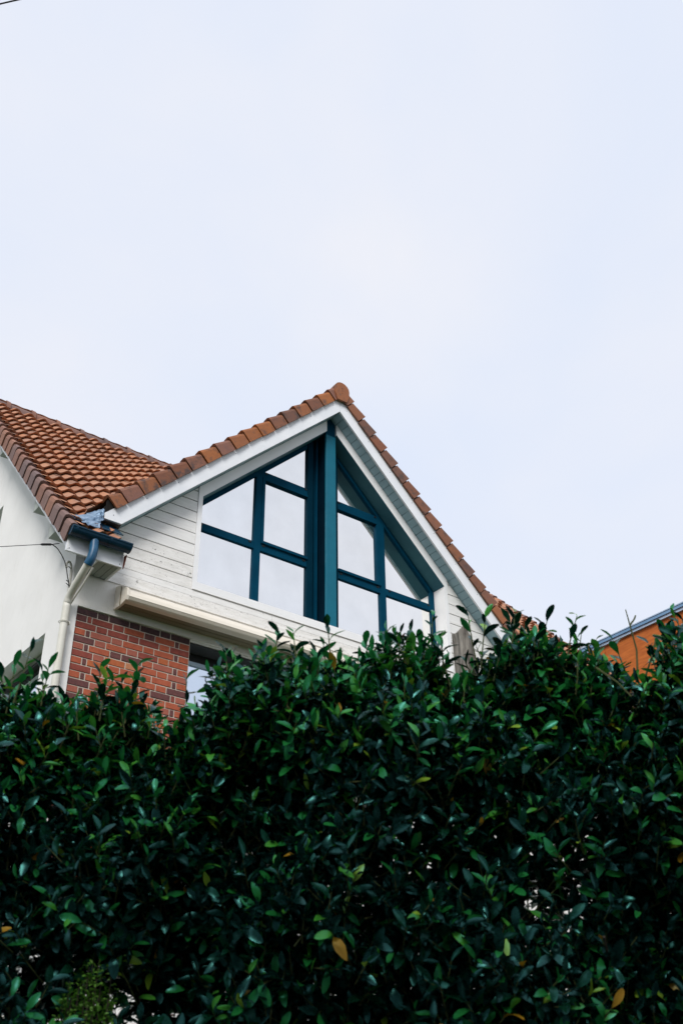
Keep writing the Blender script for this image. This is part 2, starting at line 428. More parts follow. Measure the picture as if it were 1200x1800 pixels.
# gable end windows
def end_window(y0, y1, z0, z1, nm):
    w = MB().prism([(y0, z0), (y1, z0), (y1, z1), (y0, z1)], 'x', 0.125, 0.134).build(nm, M['glass2'], house)
    for (a, b, c, d) in ((y0, y1, z1 - 0.05, z1), (y0, y1, z0, z0 + 0.05), (y0, y0 + 0.05, z0 + 0.05, z1 - 0.05), (y1 - 0.05, y1, z0 + 0.05, z1 - 0.05)):
        MB().box(0.085, 0.124, a, b, c, d).build('window_frame', M['olive_frame'], w)
    MB().box(0.07, 0.12, y0 + 0.05, y1 - 0.05, z1 - 0.105, z1 - 0.075).build('window_rail', M['black'], w)
    return w
end_window(0.504, 2.15, 4.75, 6.13, 'end_window')
end_window(2.583, 3.95, 7.55, 8.66, 'end_window')

# ---- brick pier, flemish bond with closers
CO, ST, HD, CL, JT = 0.0708, 0.2195, 0.1175, 0.0497, 0.0115
brick_top, brick_bot = 6.233, 6.233 - 37 * CO
pier = MB().box(-0.002, 1.215, 0.007, 0.0118, brick_bot, brick_top - 0.001).build('brick_pier', M['mortar'], house)
BM = {}
def brick_mesh(w, key):
    k = (round(w, 3), key)
    if k not in BM:
        BM[k] = MB().cbox(0, w, 0, 0.006, 0, CO - JT, 0.0025).mesh('brick', M['b_' + key])
    return BM[k]
for row in range(37):
    z0 = brick_top - (row + 1) * CO + JT * 0.5
    if row % 2 == 0: seq = [ST, HD, ST, HD, ST, HD, ST]
    else: seq = [HD, CL, ST, HD, ST, HD, ST, CL, HD]
    kx = 1.213 / sum(seq)
    x = 0.0
    for i, w in enumerate(seq):
        w *= kx
        t = random.random()
        if row == 0: key = random.choice(['near_black', 'near_black', 'plum', 'near_black'])  # top course in the darkest bricks
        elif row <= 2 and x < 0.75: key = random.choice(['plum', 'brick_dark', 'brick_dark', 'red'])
        elif i == 0 and row % 2 == 0: key = random.choice(['plum', 'plum', 'brick_dark'])
        elif w < 0.06: key = random.choice(['plum', 'brick_dark', 'plum'])
        else:
            key = 'red' if t < 0.58 else 'brick_dark' if t < 0.66 else 'rose' if t < 0.89 else 'orange' if t < 0.935 else 'plum' if t < 0.98 else 'buff'
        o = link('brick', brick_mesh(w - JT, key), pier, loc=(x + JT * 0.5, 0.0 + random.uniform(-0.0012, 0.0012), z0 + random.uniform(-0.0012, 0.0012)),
                 rot=(0, random.uniform(-0.004, 0.004), 0))
        x += w

# ---- first floor window beside the bricks
w1 = MB().box(1.22, 4.675, 0.22, 0.226, 5.06, 6.09).build('front_window', M['glass2'], house)
MB().box(1.222, 4.672, 0.03, 0.205, 6.190, 6.2135).build('shaded_lintel_underside', M['dark_grey'], w1)  # dark grey stands in for the shade under the lintel
MB().box(1.222, 4.672, 0.206, 0.26, 6.10, 6.2135).build('shutter_slot', M['black'], w1)
MB().box(1.222, 4.672, 0.195, 0.219, 6.062, 6.098).build('window_frame', M['pale_frame'], w1)
for a, b in ((1.222, 1.27), (2.92, 2.98), (4.62, 4.672)):
    MB().box(a, b, 0.195, 0.219, 5.06, 6.061).build('window_frame', M['pale_frame'], w1)
MB().box(1.18, 4.70, -0.06, 0.22, 5.0, 5.055).build('window_sill', M['stucco'], w1)

# ---- awning cassette
aw = MB().prism([(-0.001, 6.54), (-0.10, 6.505), (-0.20, 6.452), (-0.243, 6.42), (-0.268, 6.378), (-0.278, 6.342), (-0.27, 6.332), (-0.02, 6.332), (-0.02, 6.3), (-0.001, 6.3)],
                'x', 0.385, 4.6).build('awning_cassette', M['awning'], house)
MB().prism([(-0.272, 6.3305), (-0.262, 6.314), (-0.24, 6.303), (-0.19, 6.297), (-0.19, 6.3305)], 'x', 0.385, 4.6).build('awning_front_bar', M['awning'], aw)
MB().prism([(-0.183, 6.3305), (-0.183, 6.302), (-0.125, 6.298), (-0.125, 6.3305)], 'x', 0.385, 4.6).build('awning_roller_tray', M['awning_under'], aw)
MB().prism([(-0.115, 6.3305), (-0.115, 6.299), (-0.07, 6.297), (-0.07, 6.3305)], 'x', 0.385, 4.6).build('awning_roller_tray', M['awning_under'], aw)
MB().prism([(-0.06, 6.3305), (-0.06, 6.304), (-0.021, 6.306), (-0.021, 6.3305)], 'x', 0.385, 4.6).build('awning_roller_tray', M['awning_under'], aw)
cap = [(-0.001, 6.545), (-0.10, 6.515), (-0.25, 6.437), (-0.272, 6.415), (-0.28, 6.345), (-0.268, 6.302), (-0.166, 6.286), (-0.001, 6.293)]
for x in (0.357, 4.602):
    MB().prism(cap, 'x', x, x + 0.026).build('end_cap', M['awning'], aw)
MB().box(0.350, 0.3565, -0.155, -0.147, 6.289, 6.485).build('end_plate', M['awning_under'], aw)

# ---- cladding of the gable
gable = MB()
for sgn in (0, 1):
    p = [(0.06, 6.5), (1.19, 6.5), (1.19, zr(1.19, Z_SOF)), (0.06, zr(0.06, Z_SOF))]
    if sgn: p = [(mir(x), z) for x, z in p]
    gable.prism(p, 'y', 0.014, 0.30)
gable.prism([(1.24, 6.5), (mir(1.24), 6.5), (mir(1.24), 6.78), (1.24, 6.78)], 'y', 0.0141, 0.30)
gable = gable.build('gable_wall', M['brown'], house)
lines = [6.767] + [6.767 + 0.1325 * (i + 1) for i in range(10)]
for sgn in (0, 1):
    for i in range(len(lines) - 1):
        z0, z1 = lines[i] + 0.006, lines[i + 1] - 0.006
        if i == len(lines) - 2: z1 = 8.2
        p = [(0.02, z0), (1.168, z0), (1.168, z1), (0.02, z1)]
        p = clip(p, -SL, 1, Z_SOF - SL * XC - 0.006)
        if len(p) < 3: continue
        if sgn: p = [(mir(x), z) for x, z in p]
        MB().prism(p, 'y', -0.020 + random.uniform(-0.0015, 0.0015), 0.0135).build('siding_board', M['siding_mould' if i < 3 else 'siding'], gable)
for (a, b) in ((0.245, 2.149), (2.152, 4.40), (4.403, 5.65)):
    MB().box(a, b, -0.030, 0.0135, 6.5735, 6.690).build('siding_board', M['siding_mould'], gable)
    MB().box(a, b, -0.026, 0.0135, 6.696, 6.763).build('siding_board', M['siding'], gable)

# ---- gable window: trim, post, recessed glazing
GY = 0.185
gwin = MB().box(1.171, mir(1.171), -0.04, 0.16, 6.772, 6.862).build('gable_window', M['trim'], house)
XL0, XL1, PX0, PX1 = 1.171, 1.223, 2.873, mir(2.873)
for sgn in (0, 1):
    fx = (lambda x: mir(x)) if sgn else (lambda x: x)
    P = lambda pts: [(fx(x), z) for x, z in pts]
    MB().prism(P([(XL0, 6.864), (XL1, 6.864), (XL1, zr(XL1, Z_OPEN)), (XL0, zr(XL0, Z_OPEN))]), 'y', -0.032, 0.0).build('side_trim', M['trim'], gwin)
    MB().prism(P([(XL0, zr(XL0, Z_OPEN) + 0.001), (XL1, zr(XL1, Z_OPEN) + 0.001), (PX0 - 0.002, zr(PX0, Z_OPEN) + 0.001), (PX0 - 0.002, zr(PX0, Z_SOF) - 0.004), (XL0, zr(XL0, Z_SOF) - 0.004)]),
               'y', -0.0325, 0.0).build('rake_trim', M['trim'], gwin)
    # reveal linings; the rake ones are dark teal in place of shaded white
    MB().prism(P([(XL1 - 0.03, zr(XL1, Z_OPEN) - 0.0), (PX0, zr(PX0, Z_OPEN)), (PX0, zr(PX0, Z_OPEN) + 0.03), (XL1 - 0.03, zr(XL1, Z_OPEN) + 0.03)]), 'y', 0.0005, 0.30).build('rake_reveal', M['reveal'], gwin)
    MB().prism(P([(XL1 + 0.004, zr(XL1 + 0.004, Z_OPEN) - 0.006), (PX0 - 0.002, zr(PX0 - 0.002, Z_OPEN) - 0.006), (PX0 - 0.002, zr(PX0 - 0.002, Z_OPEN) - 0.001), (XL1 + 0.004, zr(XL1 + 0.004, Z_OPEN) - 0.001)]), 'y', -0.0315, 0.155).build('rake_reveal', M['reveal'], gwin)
    MB().prism(P([(XL1 - 0.03, 6.864), (XL1, 6.864), (XL1, zr(XL1, Z_OPEN) - 0.001), (XL1 - 0.03, zr(XL1, Z_OPEN) - 0.03)]), 'y', 0.0005, 0.30).build('jamb_reveal', M['trim'], gwin)
    # frame members in the glazing plane
    fr = lambda nm, pts, y0=GY - 0.02, y1=GY + 0.03, m='teal_dark': MB().prism(P(pts), 'y', y0, y1).build(nm, M[m], gwin)
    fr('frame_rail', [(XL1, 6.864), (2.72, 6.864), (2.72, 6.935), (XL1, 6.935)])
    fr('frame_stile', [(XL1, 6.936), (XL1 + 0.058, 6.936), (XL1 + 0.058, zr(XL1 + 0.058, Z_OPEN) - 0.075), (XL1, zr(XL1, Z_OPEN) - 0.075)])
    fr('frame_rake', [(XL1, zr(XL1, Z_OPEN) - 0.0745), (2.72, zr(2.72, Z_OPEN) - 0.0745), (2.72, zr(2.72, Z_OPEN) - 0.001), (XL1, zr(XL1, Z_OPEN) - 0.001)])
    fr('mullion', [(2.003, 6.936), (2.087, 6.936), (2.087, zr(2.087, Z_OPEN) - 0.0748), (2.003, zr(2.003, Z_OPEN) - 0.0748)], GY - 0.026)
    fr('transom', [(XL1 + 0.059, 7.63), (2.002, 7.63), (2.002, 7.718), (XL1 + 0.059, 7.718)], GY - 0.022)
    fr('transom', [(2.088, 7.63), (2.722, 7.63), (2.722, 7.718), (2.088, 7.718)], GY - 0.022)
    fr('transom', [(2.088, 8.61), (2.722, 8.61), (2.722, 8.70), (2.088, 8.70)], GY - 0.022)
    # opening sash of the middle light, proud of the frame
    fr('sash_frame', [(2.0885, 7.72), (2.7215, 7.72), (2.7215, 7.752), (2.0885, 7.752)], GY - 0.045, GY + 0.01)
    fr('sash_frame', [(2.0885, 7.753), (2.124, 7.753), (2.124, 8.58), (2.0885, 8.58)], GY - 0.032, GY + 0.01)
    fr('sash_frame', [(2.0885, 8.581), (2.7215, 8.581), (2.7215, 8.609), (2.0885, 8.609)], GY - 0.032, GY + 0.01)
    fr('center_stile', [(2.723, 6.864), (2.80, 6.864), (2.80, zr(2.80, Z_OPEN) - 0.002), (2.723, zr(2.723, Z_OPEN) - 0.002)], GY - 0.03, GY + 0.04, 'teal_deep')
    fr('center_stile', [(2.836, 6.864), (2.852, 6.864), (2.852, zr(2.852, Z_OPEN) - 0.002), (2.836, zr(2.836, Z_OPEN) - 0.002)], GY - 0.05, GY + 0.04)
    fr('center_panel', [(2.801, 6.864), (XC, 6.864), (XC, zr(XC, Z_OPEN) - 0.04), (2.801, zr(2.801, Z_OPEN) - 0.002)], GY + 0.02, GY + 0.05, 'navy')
    for (x0, z0) in ((1.31, 7.705), (1.93, 7.705), (2.11, 7.705), (2.66, 7.705), (2.12, 8.69), (2.68, 8.69)):
        fr('drain_cap', [(x0, z0 - 0.016), (x0 + 0.035, z0 - 0.016), (x0 + 0.035, z0), (x0, z0)], GY - 0.028, GY - 0.0225, 'black')
    # panes
    for k, (x0, x1, z0, z1, off) in enumerate(((XL1 + 0.05, 2.01, 6.93, 7.635, 0), (2.08, 2.73, 6.93, 7.635, 0), (XL1 + 0.05, 2.01, 7.71, 9.5, 0.07), (2.118, 2.73, 7.745, 8.585, 0), (2.08, 2.73, 8.695, 9.6, 0.07))):
        p = [(x0, z0), (x1, z0), (x1, z1), (x0, z1)]
        if off: p = clip(p, -SL, 1, Z_OPEN - SL * XC - off)
        fr('pane', p, GY + 0.002 + 0.0007 * k, GY + 0.008 + 0.0007 * k, 'glass')
post = MB()
pz = zr(PX0, Z_OPEN) - 0.004
post.cbox(PX0, PX1, -0.012, 0.016, 6.864, pz - 0.03, 0.003)
post.build('post', M['teal'], gwin)
MB().box(PX0 + 0.003, PX1 - 0.003, 0.0165, 0.19, 6.864, pz - 0.031).build('post_dark_sides', M['navy'], gwin)  # navy block makes the post's sides darker than its teal front
MB().box(PX0 + 0.0015, PX1 - 0.0015, -0.004, 0.20, pz - 0.028, 9.732).build('ridge_beam_end', M['teal_dark'], gwin)

# ---- barge boards, rake soffit
rakes = MB()
def slope_plate(mb, side, x0, x1, y0, y1, top, th):
    a, b = (x0, x1) if not side else (mir(x0), mir(x1))
    p = [(a, y0, zr(a, top)), (b, y0, zr(b, top)), (b, y1, zr(b, top)), (a, y1, zr(a, top))]
    return mb.slab(p, (0, 0, -th))
# roof deck of the gable, running back into the main roof
for s_ in (0, 1):
    X = (lambda x: mir(x)) if s_ else (lambda x: x)
    zt = 10.075
    pts = [(0.075, -0.172), (XC, -0.172), (XC, 3.05), (0.075, 0.26)]
    rakes.slab([(X(x), y, zr(x, zt)) for x, y in pts], (0, 0, -0.10))
groof = rakes.build('gable_roof', M['deck'], house)
for s_ in (0, 1):
    X = (lambda x: mir(x)) if s_ else (lambda x: x)
    pts = [(0.067, 7.127), (0.254, 7.127), (XC - 0.0015, zr(XC, Z_SOF)), (XC - 0.0015, zr(XC, 9.985)), (0.067, zr(0.067, 9.985))]
    MB().prism([(X(x), z) for x, z in pts], 'y', -0.200, -0.174).build('barge_board', M['barge'], groof)
    MB().prism([(X(0.074), 7.118), (X(0.262), 7.118), (X(0.262), 7.132), (X(0.074), 7.132)], 'y', -0.1735, 0.01).build('foot_board', M['brown'], groof)
    MB().prism([(X(0.08), zr(0.08, 9.99)), (X(XC - 0.002), zr(XC, 9.99)), (X(XC - 0.002), zr(XC, 10.12)), (X(0.08), zr(0.08, 10.12))], 'y', -0.2045, -0.1735).build('verge_batten', M['deck'], groof)
    for k in range(9):
        x = 0.16 + k * 0.335
        z = zr(x, 9.90)
        MB().tube([(X(x), -0.2025, z), (X(x), -0.199, z)], 0.0045, 6).build('screw', M['dark_grey'], groof)
    # rake soffit boards
    k = 0
    L = 0.0717
    x = XC - 0.004
    while x - L > 0.25:
        a, b = x - L + 0.0065, x
        p = [(a, -0.172, zr(a, Z_SOF)), (b, -0.172, zr(b, Z_SOF)), (b, 0.013, zr(b, Z_SOF)), (a, 0.013, zr(a, Z_SOF))]
        dz = random.uniform(0.0005, 0.005)
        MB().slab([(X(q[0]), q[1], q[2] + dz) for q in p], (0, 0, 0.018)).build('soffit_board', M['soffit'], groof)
        x -= L
    # verge tiles of the gable: a hanging flange and a rolled top edge, lapped up the slope
    ang = math.atan(SL)
    step = 0.171
    xs = [XC - 0.024 - step * i for i in range(16)]
    ca, sa = math.cos(ang), math.sin(ang)
    Lt = step / ca
    # local: t down the slope, n up from it, y towards the street
    prof = [(-0.205, -0.135), (-0.228, -0.135), (-0.231, -0.02), (-0.224, 0.004), (-0.205, 0.014), (-0.14, 0.010), (-0.09, -0.002), (-0.09, -0.018), (-0.205, -0.012)]
    n = len(prof)
    def gable_verge(L0):
        vs2 = []
        for t, lift in ((0.0, -0.012), (L0 - 0.012, 0.022)):
            for (y, h) in prof:
                hh = h + lift if h > -0.1 else h
                yy_ = y - 0.010 * (t > 0)
                dx, dz = -(t * ca + hh * sa), -t * sa + hh * ca
                vs2.append((-dx if s_ else dx, yy_, dz))
        fs = [tuple(range(n)), tuple(range(2 * n - 1, n - 1, -1))] + [(i, (i + 1) % n, n + (i + 1) % n, n + i) for i in range(n)]
        return MB().add(vs2, fs).mesh('verge_tile', M['verge'])
    vme, vshort = gable_verge(Lt), gable_verge(0.115 / ca)
    for i, x in enumerate(xs + [xs[-1] - step]):
        link('verge_tile', vme if i < 16 else vshort, groof, loc=(X(x), random.uniform(-0.003, 0.003), zr(x, Z_TILE) + random.uniform(-0.003, 0.003)),
             rot=(random.uniform(-0.01, 0.01), random.uniform(-0.008, 0.008), 0))
    # field tiles of the gable slopes (seen edge-on), joined
    mb = MB()
    for i in range(17):
        x = XC - 0.09 - step * i
        ymax = 2.94 - SL * (XC - x) + 0.15
        y = -0.09
        while y < ymax:
            pts = []
            for yy in (y, y + 0.05, y + 0.10, y + 0.15, y + 0.2):
                w = 0.012 * math.cos((yy - y) / 0.2 * 2 * math.pi)
                pts.append((yy, w))
            a = [(X(x), p, zr(x, Z_TILE) - 0.012 + w) for p, w in pts]
            b = [(X(x - step - 0.02), p, zr(x - step - 0.02, Z_TILE) + 0.016 + w) for p, w in pts]
            c = [(q[0], q[1], q[2] - 0.018) for q in b]
            mb.add(a + b + c, [(j, j + 1, j + 6, j + 5) for j in range(4)] + [(5 + j, 6 + j, 11 + j, 10 + j) for j in range(4)])
            y += 0.2
    mb.build('roof_tiles', M['tile'], groof, recalc=False, kind='stuff')

# ridge of the gable: shield-shaped end tile and half-round ridge tiles
def ridge_piece(mb, axis, a, b, cx, cz, r0, r1, drop):
    seg = 10
    rings = []
    for t, r in ((a, r0), (b, r1)):
        ring = [(-r, -drop)] + [(-r * math.cos(math.pi * k / seg), r * 0.9 * math.sin(math.pi * k / seg)) for k in range(seg + 1)] + [(r, -drop)]
        ring += [(q[0] * 0.86, q[1] * 0.86 - 0.002) for q in reversed(ring)]
        rings.append([((cx + u, t, cz + w) if axis == 'y' else (t, cx + u, cz + w)) for u, w in ring])
    n = len(rings[0])
    return mb.add(rings[0] + rings[1], [tuple(range(n)), tuple(range(2 * n - 1, n - 1, -1))] + [(i, (i + 1) % n, n + (i + 1) % n, n + i) for i in range(n)])
y = -0.215
while y < 2.9:
    ridge_piece(MB(), 'y', y, y + 0.40, XC, 10.055, 0.118, 0.10, 0.06)
    mb = MB(); ridge_piece(mb, 'y', y, y + 0.40, XC, 10.05, 0.118, 0.10, 0.06)
    mb.build('ridge_tile', M['verge'], groof)
    y += 0.37
shield = [(XC - 0.072, 9.888), (XC + 0.072, 9.888), (XC + 0.108, 9.98), (XC + 0.112, 10.06)]
shield += [(XC + 0.112 * math.cos(a), 10.06 + 0.105 * math.sin(a)) for a in (0.4, 0.8, 1.2, 1.57, 1.94, 2.34, 2.74)]
shield += [(XC - 0.112, 10.06), (XC - 0.108, 9.98)]
et = MB().prism(shield, 'y', -0.252, -0.222).build('ridge_end_tile', M['verge'], groof)
for z in (10.07, 10.035, 10.0):
    MB().tube([(XC, -0.2535, z), (XC, -0.2515, z)], 0.006, 8).build('nail_hole', M['black'], et)

# ------------------------------------------------------------------ main roof
RZ = 7.20                      # tile surface: z = y + RZ on the front slope
RX0, RX1, RYR = -0.34, 9.10, 3.80
def yval(x): return 2.94 - SL * abs(x - XC)
deck = MB()
zt = 7.135
LB, RB = 0.262, mir(0.262)
poly = [(-0.30, -0.31), (LB, -0.31), (LB, yval(LB) - 0.02), (XC, yval(XC) - 0.02), (RB, yval(RB) - 0.02), (RB, -0.31), (9.06, -0.31), (9.06, RYR), (-0.30, RYR)]
tri = tessellate_polygon([[Vector((x, y, 0)) for x, y in poly]])
top = [(x, y, y + zt) for x, y in poly]; bot = [(x, y, y + zt - 0.15) for x, y in poly]
n = len(poly)
deck.add(top + bot, [tuple(t) for t in tri] + [tuple(i + n for i in t) for t in tri] + [(i, (i + 1) % n, n + (i + 1) % n, n + i) for i in range(n)])
deck.slab([(-0.30, RYR, RYR + zt), (9.06, RYR, RYR + zt), (9.06, 8.0, zt - 0.4), (-0.30, 8.0, zt - 0.4)], (0, 0, -0.15))
mroof = deck.build('main_roof', M['deck'], house, recalc=False)

TW, TG = 0.2, 0.171
def tile_parts():
    us = [i / 10 * TW for i in range(11)]
    Lt = TG / math.cos(RAD(45)) + 0.035
    prof = lambda u: 0.026 * math.cos(2 * math.pi * (u / TW - 0.12)) + 0.006
    edge = lambda u: -0.016 * math.sin(math.pi * min(1, u / TW)) ** 1.3
    lo = [(u, edge(u), prof(u) + 0.046) for u in us]
    up = [(u, Lt, prof(u) - 0.004) for u in us]
    lip = [(u, edge(u) + 0.001, prof(u) + 0.034) for u in us]
    und = [(u, edge(u) + 0.08, prof(u) - 0.030) for u in us]
    k = len(us)
    vs = lo + up + lo + lip + und
    fs = [(i, i + 1, k + i + 1, k + i) for i in range(k - 1)]
    fs += [(2 * k + i + 1, 2 * k + i, 3 * k + i, 3 * k + i + 1) for i in range(k - 1)]
    fs += [(3 * k + i + 1, 3 * k + i, 4 * k + i, 4 * k + i + 1) for i in range(k - 1)]
    return vs, fs
tv, tf = tile_parts()
tme = MB().add(tv, tf).mesh('roof_tile', M['tile'], smooth=True, recalc=False)
cells = []
ncol = int((RX1 - RX0 - 0.10) / TW)
c45 = math.sqrt(0.5)
for r in range(25):
    y = -0.435 + r * TG
    for c in range(ncol):
        x = RX0 + 0.085 + c * TW
        xm = x + TW / 2
        if not (x + TW < LB + 0.06 or x > RB - 0.06) and y + TG * 0.6 < yval(xm): continue
        cells.append((x, y))
vis = [c for c in cells if c[0] < XC]
rest = [c for c in cells if c[0] >= XC]
rest.sort(key=lambda c: -(c[0] * 0.5 + c[1]) if c[0] > 5.4 else 99)
single = vis + rest[:max(0, 298 - len(vis))]
joined = [c for c in cells if c not in set(single)]
for (x, y) in single:
    link('roof_tile', tme, mroof, loc=(x, y + random.uniform(-0.004, 0.004), y + RZ - 0.022 + random.uniform(-0.003, 0.003)),
         rot=(RAD(45) + random.uniform(-0.012, 0.012), random.uniform(-0.007, 0.007), random.uniform(-0.01, 0.01)))
mb = MB()
for (x, y) in joined:
    mb.add([(x + a, y + (b - h) * c45, y + RZ - 0.022 + (b + h) * c45) for a, b, h in tv], tf)
for r in range(25):
    y = -0.435 + r * TG
    for c in range(ncol):
        x = RX0 + 0.085 + c * TW
        mb.add([(x + a, 2 * RYR - (y + (b - h) * c45), y + RZ - 0.022 + (b + h) * c45) for a, b, h in tv], tf)
mb.build('roof_tiles', M['tile'], mroof, smooth=True, recalc=False, kind='stuff')

# verge tiles at both ends: flange hanging over the end wall, lapped
def verge_mesh(sg):
    mb = MB()
    prof = [(0.018, -0.15), (0.0, -0.15), (-0.004, -0.02), (0.004, 0.014), (0.028, 0.026), (0.07, 0.020), (0.11, 0.0), (0.11, -0.02), (0.018, -0.006)]
    prof = [(sg * a, b) for a, b in prof]
    n = len(prof)
    Lt = TG / c45
    vs = []
    for t, lift, ox in ((0.008, 0.022, -0.008), (Lt - 0.006, -0.004, 0.002)):
        for (a, h) in prof:
            hh = h + lift if h > -0.1 else h
            vs.append((a + sg * ox, (t - hh) * c45, (t + hh) * c45))
    mb.add(vs, [tuple(range(n)), tuple(range(2 * n - 1, n - 1, -1))] + [(i, (i + 1) % n, n + (i + 1) % n, n + i) for i in range(n)])
    return mb.mesh('verge_tile', M['verge_main'])
for X0, sg in ((RX0, 1), (RX1, -1)):
    vm = verge_mesh(sg)
    for r in range(25):
        y = -0.435 + r * TG
        link('verge_tile', vm, mroof, loc=(X0 + random.uniform(-0.004, 0.004), y, y + RZ + random.uniform(-0.004, 0.004)),
             rot=(random.uniform(-0.012, 0.012), 0, random.uniform(-0.01, 0.01)))
    MB().slab([(X0 + sg * 0.020, -0.33, -0.33 + 7.175), (X0 + sg * 0.020, RYR, RYR + 7.175), (X0 + sg * 0.020, RYR, RYR + 6.99), (X0 + sg * 0.020, -0.33, -0.33 + 6.99)], (sg * 0.006, 0, 0)).build('verge_batten', M['deck'], mroof)
    MB().slab([(X0 + sg * 0.0275, -0.34, 6.70), (X0 + sg * 0.0275, RYR, RYR + 7.04), (X0 + sg * 0.0275, RYR, RYR + 6.93), (X0 + sg * 0.0275, -0.34, 6.59)], (sg * 0.02, 0, 0)).build('verge_board', M['trim'], mroof)
# ridge tiles with a collar at each joint
x = RX0
while x < RX1 - 0.2:
    e = min(x + 0.375, RX1)
    mb = MB()
    ridge_piece(mb, 'x', x, e, RYR, RYR + RZ - 0.045, 0.10, 0.092, 0.07)
    ridge_piece(mb, 'x', x - 0.01, x + 0.05, RYR, RYR + RZ - 0.04, 0.128, 0.122, 0.05)
    mb.build('ridge_tile', M['verge_main'], mroof)
    x += 0.375
# purlin ends carrying the verge
for (y0, y1, zb) in ((0.07, 0.226, 6.972), (0.64, 0.80, 7.565), (2.22, 2.385, 9.185)):
    p = clip([(y0, zb), (y1, zb), (y1, zb + 0.3), (y0, zb + 0.3)], -1, 1, 6.975)
    MB().prism(p, 'x', -0.298, WX0 - 0.001).build('purlin_end', M['eave_soffit'], house)

# ---- eave: fascia, soffit, gutter, downpipe (left of the gable), and its counterpart on the right
for (xa, xb) in ((-0.318, 0.253), (mir(0.253), 9.06)):
    ea = MB().box(xa, xb, -0.338, -0.315, 6.573, 6.80).build('fascia_board', M['barge'], house)
    k = xa + 0.004
    xf = xa; xa = max(xa, 0.02) if xa < 0 else xa
    nb = max(1, round((xb - xa) / 0.09)); wb = (xb - xa) / nb
    for i in range(nb):
        MB().box(xa + i * wb + 0.004, xa + (i + 1) * wb - 0.003, -0.3145, -0.017, 6.578, 6.592).build('soffit_board', M['eave_soffit'], ea)
    MB().box(xa + 0.001, xb - 0.001, -0.3144, -0.0171, 6.5925, 6.60).build('soffit_backing', M['deck'], ea)
    left = xf < 0; xs0, xa = xa, xf
    if left: MB().box(xs0 - 0.012, xs0 - 0.001, -0.3143, -0.018, 6.575, 6.80).build('end_board', M['trim'], ea)
    e0, e1 = (xb - 0.024, xb - 0.0005) if xa < 0 else (xa + 0.0005, xa + 0.024)
    MB().box(e0, e1, -0.3143, -0.018, 6.571, 6.80).build('end_board', M['trim'], ea)
    for sx in (xa + 0.03, xb - 0.03):
        MB().tube([(sx, -0.3405, 6.60), (sx, -0.337, 6.60)], 0.005, 6).build('screw', M['dark_grey'], ea)
    g0, g1 = (xa - 0.012, xb + 0.018) if xa < 0 else (xa - 0.018, xb + 0.012)
    gy, gz, gr = -0.412, 6.768, 0.066
    mb = MB()
    def half(r): return [(gy + r * math.cos(a), gz + r * math.sin(a)) for a in [math.pi + math.pi * k / 12 for k in range(13)]]
    prof = half(gr) + list(reversed(half(gr - 0.005)))
    prof = [(gy - gr - 0.006, gz + 0.006), (gy - gr - 0.006, gz - 0.006)] + prof[1:]
    mb.prism(prof, 'x', g0, g1)
    gut = mb.build('gutter', M['gutter'], house)
    for xx in (g0 - 0.004, g1):
        MB().prism(half(gr + 0.003) + [(gy + gr, gz + 0.004), (gy - gr - 0.006, gz + 0.008)], 'x', xx, xx + 0.004).build('end_cap', M['gutter'], gut)
    for xx in ([g0 + 0.03, 0.045] if xa < 0 else [g0 + 0.05 + 0.7 * q for q in range(5)]):
        MB().prism(half(gr + 0.004) + list(reversed(half(gr + 0.0005))), 'x', xx, xx + 0.022).build('gutter_collar', M['gutter'], gut)
MB().prism([(-0.335, 6.56), (-0.36, 6.60), (-0.39, 6.69), (-0.335, 6.69)], 'x', 0.258, 0.266).build('gutter_bracket', M['rust'], house)

def smooth_path(pts, n=6):
    pts = [Vector(p) for p in pts]
    out = []
    for i in range(len(pts) - 1):
        p0, p1, p2, p3 = pts[max(i - 1, 0)], pts[i], pts[i + 1], pts[min(i + 2, len(pts) - 1)]
        for k in range(n):
            t = k / n
            out.append(0.5 * ((2 * p1) + (p2 - p0) * t + (2 * p0 - 5 * p1 + 4 * p2 - p3) * t * t + (3 * p1 - p0 - 3 * p2 + p3) * t ** 3))
    return out + [pts[-1]]
pipe = MB().tube(smooth_path([(-0.108, -0.392, 6.475), (-0.12, -0.25, 6.365), (-0.128, -0.12, 6.27), (-0.13, -0.075, 6.20), (-0.13, -0.065, 6.08), (-0.132, -0.064, 5.0), (-0.132, -0.064, 2.0), (-0.132, -0.064, 0.0)]), 0.036, 14).build('downpipe', M['pipe'], house, smooth=True)
MB().tube(smooth_path([(-0.085, -0.412, 6.72), (-0.085, -0.416, 6.66), (-0.088, -0.425, 6.59), (-0.098, -0.415, 6.51), (-0.109, -0.385, 6.465)]), 0.042, 14).build('pipe_elbow', M['elbow'], pipe, smooth=True)
MB().tube(smooth_path([(-0.02, -0.30, 6.50), (-0.045, -0.16, 6.36), (-0.075, -0.05, 6.24), (-0.086, -0.03, 6.15), (-0.088, -0.03, 5.6), (-0.088, -0.03, 2.0)]), 0.010, 8).build('conduit', M['pipe'], pipe, smooth=True)
for z in (6.0, 4.2, 2.4):
    MB().tube([(-0.132 + 0.046 * math.cos(a), -0.064 + 0.046 * math.sin(a), z) for a in [k * math.pi / 6 for k in range(13)]], 0.004, 6).build('pipe_clip', M['pipe'], pipe)
    MB().box(-0.092, -0.078, -0.085, -0.045, z - 0.012, z + 0.012).build('clip_bolt', M['pipe'], pipe)

